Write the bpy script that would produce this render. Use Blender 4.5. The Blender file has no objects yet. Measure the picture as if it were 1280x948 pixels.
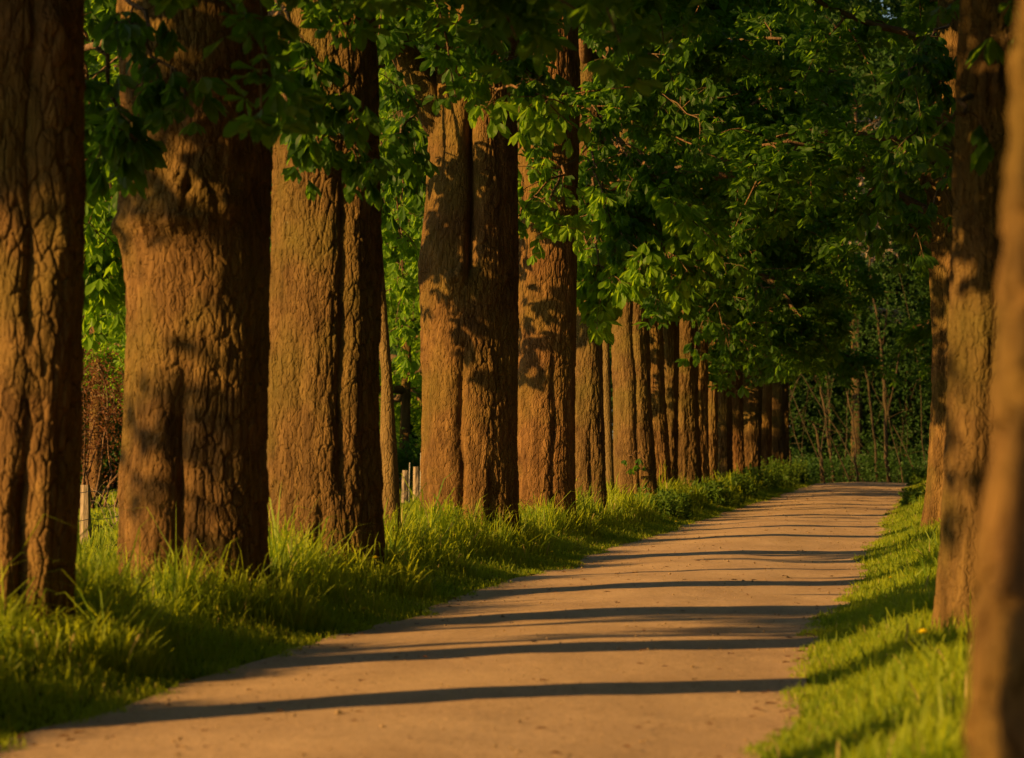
import bpy, math, random
import numpy as np
from mathutils import Vector, Matrix

random.seed(4)
RS = np.random.RandomState
rad = math.radians
scene = bpy.context.scene
COL = scene.collection

# ------------------------------------------------------------------ camera geometry
F, W_, H_ = 3600.0, 1280.0, 948.0
CAMH = 1.2
PSI, PIT = math.atan(528 / F), math.atan(82 / F)
FWD = np.array([-math.sin(PSI) * math.cos(PIT), math.cos(PSI) * math.cos(PIT), math.sin(PIT)])
RGT = np.array([math.cos(PSI), math.sin(PSI), 0.0])
UPV = np.cross(RGT, FWD)

def ray(px, py):
    return F * FWD + (px - W_ / 2) * RGT - (py - H_ / 2) * UPV

def at(px, py, Y):
    d = ray(px, py)
    return np.array([0, 0, CAMH]) + d * (Y / d[1])

SUN_EL = rad(17.0)
SUN_H = np.array([0.788, 0.616])                 # horizontal travel of the light

# ------------------------------------------------------------------ noise
def _h(ix, iy, iz, seed):
    with np.errstate(over='ignore'):
        n = (ix.astype(np.int64) * 374761393 + iy.astype(np.int64) * 668265263 + iz.astype(np.int64) * 1274126177 + seed * 974634773) & 0xFFFFFFFF
        n = ((n ^ (n >> 13)) * 1274126177) & 0xFFFFFFFF
        n = ((n ^ (n >> 16)) * 2246822519) & 0xFFFFFFFF
        n = n ^ (n >> 15)
    return (n & 0xFFFFFF) / float(0xFFFFFF)

def vnoise(x, y, z, seed=0):
    x, y, z = np.broadcast_arrays(np.asarray(x, float), np.asarray(y, float), np.asarray(z, float))
    ix, iy, iz = np.floor(x), np.floor(y), np.floor(z)
    fx, fy, fz = x - ix, y - iy, z - iz
    fx, fy, fz = [f * f * (3 - 2 * f) for f in (fx, fy, fz)]
    r = 0
    for a in (0, 1):
        for b in (0, 1):
            for c in (0, 1):
                w = (fx if a else 1 - fx) * (fy if b else 1 - fy) * (fz if c else 1 - fz)
                r = r + w * _h(ix + a, iy + b, iz + c, seed)
    return r * 2 - 1

def fbm(x, y, z, seed=0, octv=4):
    r, a = 0, 1.0
    for o in range(octv):
        r = r + a * vnoise(x * 2 ** o, y * 2 ** o, z * 2 ** o, seed + o * 17)
        a *= 0.5
    return r

def sstep(a, b, x):
    t = np.clip((x - a) / (b - a), 0, 1)
    return t * t * (3 - 2 * t)

# ------------------------------------------------------------------ mesh helpers
def mk(name, V, tris=None, quads=None, mat=None, parent=None, attr=None, smooth=False, mats=None, mat_idx=None):
    me = bpy.data.meshes.new(name)
    V = np.asarray(V, np.float32)
    me.vertices.add(len(V)); me.vertices.foreach_set('co', V.ravel())
    parts, starts, tot = [], [], 0
    nt = 0 if tris is None else len(tris)
    nq = 0 if quads is None else len(quads)
    idx = []
    if nt: idx.append(np.asarray(tris, np.int32).ravel())
    if nq: idx.append(np.asarray(quads, np.int32).ravel())
    idx = np.concatenate(idx)
    me.loops.add(len(idx)); me.loops.foreach_set('vertex_index', idx)
    me.polygons.add(nt + nq)
    ls = np.concatenate([np.arange(nt) * 3, nt * 3 + np.arange(nq) * 4]).astype(np.int32)
    me.polygons.foreach_set('loop_start', ls)
    me.polygons.foreach_set('use_smooth', np.full(nt + nq, smooth, bool))
    if attr is not None:
        for k, v in attr.items():
            a = me.attributes.new(k, 'FLOAT', 'POINT')
            a.data.foreach_set('value', np.asarray(v, np.float32))
    me.update(calc_edges=True)
    me.validate()
    for m in (mats or ([mat] if mat else [])): me.materials.append(m)
    if mat_idx is not None:
        me.polygons.foreach_set('material_index', np.asarray(mat_idx, np.int32))
    o = bpy.data.objects.new(name, me); COL.objects.link(o)
    if parent: o.parent = parent
    return o

class MB:
    """collects pieces of geometry for ONE mesh"""
    def __init__(s): s.V, s.T, s.Q, s.R, s.n = [], [], [], [], 0
    def add(s, V, T=None, Q=None, R=None):
        V = np.asarray(V, float).reshape(-1, 3)
        if T is not None and len(T): s.T.append(np.asarray(T) + s.n)
        if Q is not None and len(Q): s.Q.append(np.asarray(Q) + s.n)
        s.R.append(np.full(len(V), 0.5) if R is None else np.broadcast_to(R, (len(V),)))
        s.V.append(V); s.n += len(V)
    def build(s, name, mat, parent=None, smooth=False):
        return mk(name, np.concatenate(s.V), np.concatenate(s.T) if s.T else None, np.concatenate(s.Q) if s.Q else None,
                  mat, parent, {'rnd': np.concatenate(s.R)}, smooth)

def tube(mb, pts, radii, sides=7, cap=True, R=0.5, rough=0.0, seed=0):
    pts = np.asarray(pts, float); n = len(pts)
    radii = np.broadcast_to(radii, (n,)).astype(float)
    tg = np.gradient(pts, axis=0); tg /= np.linalg.norm(tg, axis=1)[:, None] + 1e-9
    ref = np.array([0.31, 0.95, 0.05]) if abs(tg[0][2]) > 0.7 else np.array([0.05, 0.1, 1.0])
    u = np.cross(tg, ref); u /= np.linalg.norm(u, axis=1)[:, None] + 1e-9
    v = np.cross(tg, u)
    a = np.linspace(0, 2 * np.pi, sides, endpoint=False)
    rr = radii[:, None] * np.ones(sides)[None, :]
    if rough:
        rr = rr * (1 + rough * RS(seed + 5).uniform(-1, 1, rr.shape))
    V = pts[:, None, :] + rr[..., None] * (np.cos(a)[None, :, None] * u[:, None, :] + np.sin(a)[None, :, None] * v[:, None, :])
    i, j = np.meshgrid(np.arange(n - 1), np.arange(sides), indexing='ij')
    j2 = (j + 1) % sides
    Q = np.stack([i * sides + j, i * sides + j2, (i + 1) * sides + j2, (i + 1) * sides + j], -1).reshape(-1, 4)
    V = V.reshape(-1, 3); T = None
    if cap:
        V = np.vstack([V, pts[:1], pts[-1:]])
        c0, c1 = n * sides, n * sides + 1
        k = np.arange(sides); k2 = (k + 1) % sides
        T = np.vstack([np.stack([k2, k, np.full(sides, c0)], -1), np.stack([(n - 1) * sides + k, (n - 1) * sides + k2, np.full(sides, c1)], -1)])
    mb.add(V, T, Q, R)

def nrm(a): return a / (np.linalg.norm(a, axis=-1, keepdims=True) + 1e-9)

def leaf_geo(mb, P, A, size, rs, n=6, detail=True, smin=40, smax=80):
    """palmate leaves: n leaflets fan out from P about the drooping axis A"""
    N = len(P)
    if N == 0: return
    A = nrm(A); size = np.broadcast_to(size, (N,))
    t = nrm(rs.normal(size=(N, 3)))
    u = nrm(np.cross(A, t)); v = np.cross(A, u)
    s0 = np.radians(rs.uniform(smin, smax, N))
    rnd = np.clip(rs.normal(0.5, 0.2, N), 0, 1)
    for k in range(n):
        off = (k - (n - 1) / 2) / max(1, (n - 1) / 2) if n > 1 else 0
        phi = off * np.radians(150) + rs.normal(0, 0.14, N)
        s = s0 * rs.uniform(0.85, 1.15, N)
        d = A * np.cos(s)[:, None] + (u * np.cos(phi)[:, None] + v * np.sin(phi)[:, None]) * np.sin(s)[:, None]
        L = size * (1 - 0.38 * abs(off)) * rs.uniform(0.85, 1.1, N)
        w = nrm(np.cross(d, A)); nn = np.cross(w, d)
        w = nrm(w + nn * rs.normal(0, 0.35, N)[:, None]); nn = np.cross(w, d)
        hw = L * rs.uniform(0.20, 0.26, N)
        L_, hw_ = L[:, None], hw[:, None]
        tip = P + d * L_ * 0.96 + A * L_ * 0.13
        base = P + d * L_ * 0.06
        wide = P + d * L_ * 0.66
        if detail:
            fold = hw_ * 0.35
            m = wide + nn * fold
            l1 = wide + w * hw_ - nn * fold * 0.5; r1 = wide - w * hw_ - nn * fold * 0.5
            q = P + d * L_ * 0.34
            l0 = q + w * hw_ * 0.52; r0 = q - w * hw_ * 0.52
            q2 = P + d * L_ * 0.84 + A * L_ * 0.06
            l2 = q2 + w * hw_ * 0.72; r2 = q2 - w * hw_ * 0.72
            V = np.stack([base, l0, l1, m, r1, r0, tip, l2, r2], 1).reshape(-1, 3)
            o = (np.arange(N) * 9)[:, None]
            T = np.concatenate([o + np.array([[0, 3, 1]]), o + np.array([[1, 3, 2]]), o + np.array([[0, 5, 3]]), o + np.array([[5, 4, 3]]),
                                o + np.array([[2, 3, 7]]), o + np.array([[3, 6, 7]]), o + np.array([[3, 8, 6]]), o + np.array([[3, 4, 8]])])
            mb.add(V, T, None, np.repeat(rnd, 9))
        else:
            fold = hw_ * 0.3
            l1 = wide + w * hw_ * 1.05 - nn * fold; r1 = wide - w * hw_ * 1.05 - nn * fold
            V = np.stack([base, l1, tip, r1], 1).reshape(-1, 3)
            o = (np.arange(N) * 4)[:, None]
            T = np.concatenate([o + np.array([[0, 2, 1]]), o + np.array([[0, 3, 2]])])
            mb.add(V, T, None, np.repeat(rnd, 4))

def wander(p0, d, L, n, rs, droop=0.0, jit=0.12):
    p = np.array(p0, float); d = nrm(np.array(d, float)); out = [p.copy()]
    for i in range(n):
        d = nrm(d + rs.normal(0, jit, 3) + np.array([0, 0, -droop]))
        p = p + d * L / n; out.append(p.copy())
    return np.array(out)

# ------------------------------------------------------------------ materials
def new_mat(name):
    m = bpy.data.materials.new(name); m.use_nodes = True
    nt = m.node_tree; nt.nodes.clear()
    return m, nt

def N(nt, t, **kw):
    n = nt.nodes.new(t)
    for k, v in kw.items():
        if k in n.inputs.keys() if isinstance(k, str) else False: n.inputs[k].default_value = v
        else: setattr(n, k, v)
    return n

def ramp(nt, fac, stops):
    r = nt.nodes.new('ShaderNodeValToRGB'); cr = r.color_ramp
    while len(cr.elements) > len(stops): cr.elements.remove(cr.elements[-1])
    while len(cr.elements) < len(stops): cr.elements.new(0.5)
    for e, (p, c) in zip(cr.elements, stops): e.position = p; e.color = (*c, 1)
    nt.links.new(fac, r.inputs[0]); return r.outputs[0]

def noise(nt, vec, scale, detail=4, rough=0.55, dist=0.0):
    n = nt.nodes.new('ShaderNodeTexNoise'); n.inputs['Scale'].default_value = scale
    n.inputs['Detail'].default_value = detail; n.inputs['Roughness'].default_value = rough; n.inputs['Distortion'].default_value = dist
    nt.links.new(vec, n.inputs['Vector']); return n.outputs['Fac']

def mix(nt, fac, a, b, blend='MIX'):
    m = nt.nodes.new('ShaderNodeMix'); m.data_type = 'RGBA'; m.blend_type = blend
    for s, v in ((0, fac), (6, a), (7, b)):
        if isinstance(v, (int, float)): m.inputs[s].default_value = v
        elif isinstance(v, tuple): m.inputs[s].default_value = (*v, 1)
        else: nt.links.new(v, m.inputs[s])
    return m.outputs[2]

def mapping(nt, vec, sc):
    m = nt.nodes.new('ShaderNodeMapping'); m.inputs['Scale'].default_value = sc
    nt.links.new(vec, m.inputs['Vector']); return m.outputs[0]

def attrf(nt, name):
    a = nt.nodes.new('ShaderNodeAttribute'); a.attribute_name = name; return a.outputs['Fac']

def finish(nt, col, rough=0.9, bump=None, bstr=0.5, bdist=0.01, spec=0.25):
    b = nt.nodes.new('ShaderNodeBsdfPrincipled'); o = nt.nodes.new('ShaderNodeOutputMaterial')
    if isinstance(col, tuple): b.inputs['Base Color'].default_value = (*col, 1)
    else: nt.links.new(col, b.inputs['Base Color'])
    b.inputs['Roughness'].default_value = rough; b.inputs['Specular IOR Level'].default_value = spec
    if bump is not None:
        bn = nt.nodes.new('ShaderNodeBump'); bn.inputs['Strength'].default_value = bstr; bn.inputs['Distance'].default_value = bdist
        nt.links.new(bump, bn.inputs['Height']); nt.links.new(bn.outputs[0], b.inputs['Normal'])
    nt.links.new(b.outputs[0], o.inputs[0]); return b

def objco(nt): return nt.nodes.new('ShaderNodeTexCoord').outputs['Object']

def mat_bark(name, c1, c2, c3, algae=(0.135, 0.105, 0.026), amt=0.8):
    m, nt = new_mat(name); co = objco(nt)
    st = mapping(nt, co, (1, 1, 0.3))
    n1 = noise(nt, st, 9, 6, 0.65, 0.6); n2 = noise(nt, co, 1.3, 3); n3 = noise(nt, st, 45, 5, 0.7)
    cell = attrf(nt, 'rnd')
    col = ramp(nt, n1, [(0.3, c1), (0.52, c2), (0.75, c3)])
    col = mix(nt, 0.55, col, ramp(nt, cell, [(0.0, (0.35, 0.35, 0.36)), (0.5, (0.75, 0.75, 0.75)), (1.0, (1, 1, 1))]), 'MULTIPLY')
    al = ramp(nt, n2, [(0.45, (0, 0, 0)), (0.68, (amt, amt, amt))])
    col = mix(nt, al, col, algae)
    oi = nt.nodes.new('ShaderNodeObjectInfo')
    col = mix(nt, 1.0, col, ramp(nt, oi.outputs['Random'], [(0.0, (1.04, 0.94, 0.84)), (0.35, (1.0, 1.0, 0.95)), (0.65, (0.80, 0.86, 0.82)), (1.0, (1.15, 0.99, 0.80))]), 'MULTIPLY')
    vo = nt.nodes.new('ShaderNodeTexVoronoi'); vo.feature = 'DISTANCE_TO_EDGE'; vo.inputs['Scale'].default_value = 30
    wob = nt.nodes.new('ShaderNodeVectorMath'); wob.operation = 'MULTIPLY_ADD'
    nz = nt.nodes.new('ShaderNodeTexNoise'); nz.inputs['Scale'].default_value = 14; nt.links.new(co, nz.inputs['Vector'])
    nt.links.new(nz.outputs['Color'], wob.inputs[0]); wob.inputs[1].default_value = (0.05, 0.05, 0.05); nt.links.new(st, wob.inputs[2])
    nt.links.new(wob.outputs[0], vo.inputs['Vector'])
    ve = ramp(nt, vo.outputs['Distance'], [(0.0, (0, 0, 0)), (0.18, (1, 1, 1))])
    hb = nt.nodes.new('ShaderNodeMath'); hb.operation = 'MULTIPLY_ADD'; nt.links.new(n3, hb.inputs[0]); hb.inputs[1].default_value = 1.0; nt.links.new(ve, hb.inputs[2])
    n3 = hb.outputs[0]
    lich = ramp(nt, noise(nt, co, 28, 4, 0.7), [(0.66, (0, 0, 0)), (0.72, (0.55, 0.55, 0.55))])
    col = mix(nt, lich, col, (0.18, 0.16, 0.09))
    finish(nt, col, 0.93, n3, 0.8, 0.010, 0.12); return m

def mat_leaf(name, dark, light, trans, tw=0.42, gloss=0.2, straw=None):
    m, nt = new_mat(name); r = attrf(nt, 'rnd'); co = objco(nt)
    vn = noise(nt, co, 0.9, 2)
    f = nt.nodes.new('ShaderNodeMath'); f.operation = 'MULTIPLY_ADD'; f.use_clamp = True
    nt.links.new(vn, f.inputs[0]); f.inputs[1].default_value = 0.6
    g = nt.nodes.new('ShaderNodeMath'); g.operation = 'MULTIPLY_ADD'
    nt.links.new(r, g.inputs[0]); g.inputs[1].default_value = 0.8; g.inputs[2].default_value = -0.2
    nt.links.new(g.outputs[0], f.inputs[2])
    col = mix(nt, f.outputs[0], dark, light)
    if straw:
        gt = nt.nodes.new('ShaderNodeMath'); gt.operation = 'GREATER_THAN'; nt.links.new(r, gt.inputs[0]); gt.inputs[1].default_value = 0.97
        col = mix(nt, gt.outputs[0], col, straw)
    b = nt.nodes.new('ShaderNodeBsdfPrincipled'); nt.links.new(col, b.inputs['Base Color'])
    b.inputs['Roughness'].default_value = 0.5; b.inputs['Specular IOR Level'].default_value = gloss
    t = nt.nodes.new('ShaderNodeBsdfTranslucent')
    tc = mix(nt, 0.5, col, trans); tc2 = mix(nt, 1.0, tc, (1.6, 1.6, 1.2), 'MULTIPLY'); nt.links.new(tc2, t.inputs['Color'])
    s = nt.nodes.new('ShaderNodeMixShader'); s.inputs[0].default_value = tw
    nt.links.new(b.outputs[0], s.inputs[1]); nt.links.new(t.outputs[0], s.inputs[2])
    o = nt.nodes.new('ShaderNodeOutputMaterial'); nt.links.new(s.outputs[0], o.inputs[0]); return m

M = {}
M['bark'] = mat_bark('chestnut_bark', (0.062, 0.034, 0.015), (0.152, 0.088, 0.035), (0.25, 0.15, 0.056))
M['bark_smooth'] = mat_bark('young_bark', (0.13, 0.08, 0.035), (0.20, 0.13, 0.055), (0.26, 0.17, 0.07), amt=0.3)
M['twig'] = mat_bark('twig_bark', (0.16, 0.10, 0.06), (0.20, 0.13, 0.08), (0.26, 0.18, 0.11), amt=0.2)
M['pale_bark'] = mat_bark('sapling_bark', (0.05, 0.037, 0.024), (0.08, 0.058, 0.037), (0.11, 0.08, 0.05), amt=0.3)
M['thicket_twig'] = mat_bark('thicket_bark', (0.055, 0.042, 0.028), (0.09, 0.068, 0.045), (0.12, 0.095, 0.065), amt=0.2)
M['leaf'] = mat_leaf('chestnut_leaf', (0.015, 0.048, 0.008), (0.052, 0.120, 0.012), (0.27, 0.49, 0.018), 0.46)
M['leaf_fresh'] = mat_leaf('fresh_leaf', (0.050, 0.115, 0.010), (0.17, 0.30, 0.020), (0.42, 0.62, 0.02), 0.5)  # lighter copy of the chestnut leaf, sunlight painted into its colour
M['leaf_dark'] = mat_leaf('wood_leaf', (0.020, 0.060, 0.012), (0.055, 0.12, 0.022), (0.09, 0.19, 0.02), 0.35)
M['leaf_copper'] = mat_leaf('copper_leaf', (0.09, 0.035, 0.012), (0.17, 0.07, 0.02), (0.2, 0.09, 0.02), 0.3)
M['grass'] = mat_leaf('grass_blade', (0.050, 0.130, 0.012), (0.32, 0.38, 0.030), (0.56, 0.62, 0.02), 0.5, 0.15, (0.42, 0.33, 0.14))
M['weed'] = mat_leaf('weed_leaf', (0.040, 0.10, 0.015), (0.10, 0.17, 0.02), (0.20, 0.28, 0.02), 0.4, 0.15)

m, nt = new_mat('fine_gravel'); co = objco(nt)
a = noise(nt, co, 0.7, 4); b = noise(nt, mapping(nt, co, (2.2, 0.25, 1)), 1.2, 4); c = noise(nt, co, 60, 5, 0.75); d = noise(nt, co, 14, 4, 0.7)
col = ramp(nt, a, [(0.3, (0.48, 0.335, 0.22)), (0.7, (0.62, 0.445, 0.288))])
col = mix(nt, 0.5, col, ramp(nt, b, [(0.3, (0.72, 0.70, 0.66)), (0.7, (1, 1, 1))]), 'MULTIPLY')
col = mix(nt, 0.8, col, ramp(nt, d, [(0.30, (0.78, 0.75, 0.7)), (0.5, (1, 1, 1)), (0.75, (1.0, 0.97, 0.93))]), 'MULTIPLY')
col = mix(nt, 0.7, col, ramp(nt, c, [(0.3, (0.45, 0.42, 0.4)), (0.5, (1, 1, 1)), (0.7, (1.3, 1.27, 1.25))]), 'MULTIPLY')
hb = nt.nodes.new('ShaderNodeMath'); hb.operation = 'MULTIPLY_ADD'; nt.links.new(d, hb.inputs[0]); hb.inputs[1].default_value = 2.0; nt.links.new(c, hb.inputs[2])
finish(nt, col, 0.95, hb.outputs[0], 0.5, 0.008, 0.1); M['path'] = m

m, nt = new_mat('turf_soil'); co = objco(nt)
col = ramp(nt, noise(nt, co, 3, 6, 0.7), [(0.3, (0.030, 0.040, 0.012)), (0.55, (0.055, 0.075, 0.016)), (0.75, (0.075, 0.085, 0.02))])
finish(nt, col, 1.0, noise(nt, co, 25, 5, 0.7), 0.8, 0.04, 0.0); M['soil'] = m

m, nt = new_mat('post_wood'); co = objco(nt)
col = ramp(nt, noise(nt, mapping(nt, co, (8, 8, 0.8)), 6, 5, 0.65), [(0.3, (0.16, 0.12, 0.08)), (0.7, (0.36, 0.29, 0.20))])
finish(nt, col, 0.9, noise(nt, mapping(nt, co, (10, 10, 0.8)), 12, 5), 0.6, 0.01); M['post'] = m
def plain(name, c, rough=0.6, var=0.25):
    m, nt = new_mat(name); co = objco(nt)
    col = ramp(nt, noise(nt, co, 14, 4), [(0.3, tuple(x * (1 - var) for x in c)), (0.7, c)])
    finish(nt, col, rough); M[name] = m
plain('white_stake', (0.45, 0.42, 0.36)); plain('wire', (0.25, 0.24, 0.22), 0.4); plain('dandelion_yellow', (0.9, 0.76, 0.02), 0.7)
plain('stem_green', (0.10, 0.15, 0.03), 0.6); plain('dry_twig', (0.40, 0.31, 0.22), 0.9); plain('pebble', (0.33, 0.23, 0.13), 0.9, 0.4)
plain('knot_hole', (0.03, 0.02, 0.015), 1.0)

# ------------------------------------------------------------------ tagging
def tag(o, label=None, cat=None, group=None, kind=None):
    if label: o['label'] = label
    if cat: o['category'] = cat
    if group: o['group'] = group
    if kind: o['kind'] = kind
    return o
def empty(name, loc):
    o = bpy.data.objects.new(name, None); COL.objects.link(o); o.location = [float(v) for v in loc]; o.empty_display_size = 0.3
    return o

# ------------------------------------------------------------------ ground
PL, PR = -3.62, -0.70                        # path edges
def ledge(Y): return PL + 0.10 * vnoise(Y * 0.35, 3.1, 0, 5) + 0.06 * vnoise(Y * 1.7, 1.0, 0, 6)
def redge(Y): return PR + 0.08 * vnoise(Y * 0.35, 9.1, 0, 7) + 0.05 * vnoise(Y * 1.7, 7.0, 0, 8)
def drop(Y):
    t = np.clip(Y - 87, 0, 25)
    return -np.where(t < 25, 0.0011 * t * t, 0.0011 * 625 + (Y - 112) * 0.02)
def gz(X, Y):
    X = np.asarray(X, float); Y = np.asarray(Y, float)
    le, re = ledge(Y), redge(Y)
    l = np.clip(le - X, 0, None); r = np.clip(X - re, 0, None)
    z = 0.17 * sstep(0.0, 1.1, l) - 0.11 * sstep(1.6, 4.5, l) + 0.10 * sstep(0.0, 0.7, r)
    inside = np.clip(1 - np.abs(X - (le + re) / 2) / ((re - le) / 2), 0, 1)
    z = z + 0.035 * sstep(0, 1, inside)
    off = np.maximum(l, r)
    z = z + 0.05 * sstep(0.1, 0.8, off) * vnoise(X * 0.8, Y * 0.8, 0, 11) + 0.25 * sstep(6, 30, off) * vnoise(X * 0.06, Y * 0.06, 0, 12)
    return z + drop(Y)

def grid(xs, ys, zf):
    Xg, Yg = np.meshgrid(xs, ys, indexing='xy')
    V = np.stack([Xg, Yg, zf(Xg, Yg)], -1).reshape(-1, 3)
    nx, ny = len(xs), len(ys)
    i, j = np.meshgrid(np.arange(nx - 1), np.arange(ny - 1), indexing='xy')
    Q = np.stack([j * nx + i, j * nx + i + 1, (j + 1) * nx + i + 1, (j + 1) * nx + i], -1).reshape(-1, 4)
    return V, Q
xs = np.unique(np.concatenate([np.linspace(-900, -60, 22), np.linspace(-60, -12, 40), np.linspace(-12, 5, 140), np.linspace(5, 60, 40), np.linspace(60, 900, 22)]))
ys = np.unique(np.concatenate([np.linspace(-300, -20, 15), np.linspace(-20, 130, 620), np.linspace(130, 1500, 40)]))
V, Q = grid(xs, ys, lambda X, Y: gz(X, Y) - 0.012)
tag(mk('ground', V, None, Q, M['soil'], smooth=True), kind='structure')
ys = np.linspace(-20, 118, 1100); t = np.linspace(0, 1, 26)
Yg = np.repeat(ys[:, None], 26, 1)
Xg = (ledge(ys) - 0.03)[:, None] + t[None, :] * (redge(ys) - ledge(ys) + 0.06)[:, None]
Zg = gz(Xg, Yg) + 0.002 + 0.006 * vnoise(Xg * 3, Yg * 3, 0, 21) + 0.008 * vnoise(Xg * 0.9, Yg * 0.5, 0, 22)
V = np.stack([Xg, Yg, Zg], -1).reshape(-1, 3)
i, j = np.meshgrid(np.arange(25), np.arange(len(ys) - 1), indexing='xy')
Q = np.stack([j * 26 + i, j * 26 + i + 1, (j + 1) * 26 + i + 1, (j + 1) * 26 + i], -1).reshape(-1, 4)
tag(mk('path', V, None, Q, M['path'], smooth=True), kind='structure')

# loose stones and bits on the path
rs = RS(9); n = 5200
Yp = 10 + 82 * rs.rand(n) ** 1.8; tt = np.where(rs.rand(n) < 0.45, rs.beta(0.5, 0.5, n), rs.rand(n))
Xp = ledge(Yp) + tt * (redge(Yp) - ledge(Yp)); s = np.exp(rs.normal(math.log(0.0034), 0.5, n)) * (1 + Yp / 90)
oc = np.array([[1, 0, 0], [-1, 0, 0], [0, 1, 0], [0, -1, 0], [0, 0, 0.7], [0, 0, -0.5]])
Vp = np.stack([Xp, Yp, gz(Xp, Yp) + 0.008], -1)[:, None, :] + s[:, None, None] * oc[None] * rs.uniform(0.6, 1.3, (n, 6, 1))
ft = np.array([[0, 2, 4], [2, 1, 4], [1, 3, 4], [3, 0, 4], [2, 0, 5], [1, 2, 5], [3, 1, 5], [0, 3, 5]])
T = (np.arange(n) * 6)[:, None, None] + ft[None]
tag(mk('gravel', Vp.reshape(-1, 3), T.reshape(-1, 3), None, M['pebble']), 'loose stones and crumbs scattered on the sandy path', 'gravel', kind='stuff')

rs = RS(19); n = 420
Yp = 10 + 80 * rs.rand(n) ** 1.6; tt = rs.beta(0.35, 0.35, n)
Xp = ledge(Yp) + tt * (redge(Yp) - ledge(Yp)); s_ = rs.uniform(0.012, 0.03, n) * (1 + Yp / 120); an = rs.uniform(0, 6.28, n)
ca, sa = np.cos(an), np.sin(an)
lq = np.array([[-1, 0, 0], [-0.2, 0.5, 0.25], [1, 0, 0.1], [0.1, -0.5, 0.3]])
Vl = np.stack([Xp[:, None] + s_[:, None] * (lq[:, 0] * ca[:, None] - lq[:, 1] * sa[:, None]), Yp[:, None] + s_[:, None] * (lq[:, 0] * sa[:, None] + lq[:, 1] * ca[:, None]),
               (gz(Xp, Yp) + 0.016)[:, None] + s_[:, None] * lq[:, 2]], -1)
o = (np.arange(n) * 4)[:, None]
tag(mk('leaf_litter', Vl.reshape(-1, 3), np.concatenate([o + np.array([[0, 1, 2]]), o + np.array([[0, 2, 3]])]), None, M['leaf_copper'], attr={'rnd': np.repeat(rs.rand(n), 4)}),
    'small dry brown leaf bits strewn along the path edges', 'leaf litter', kind='stuff')

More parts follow.
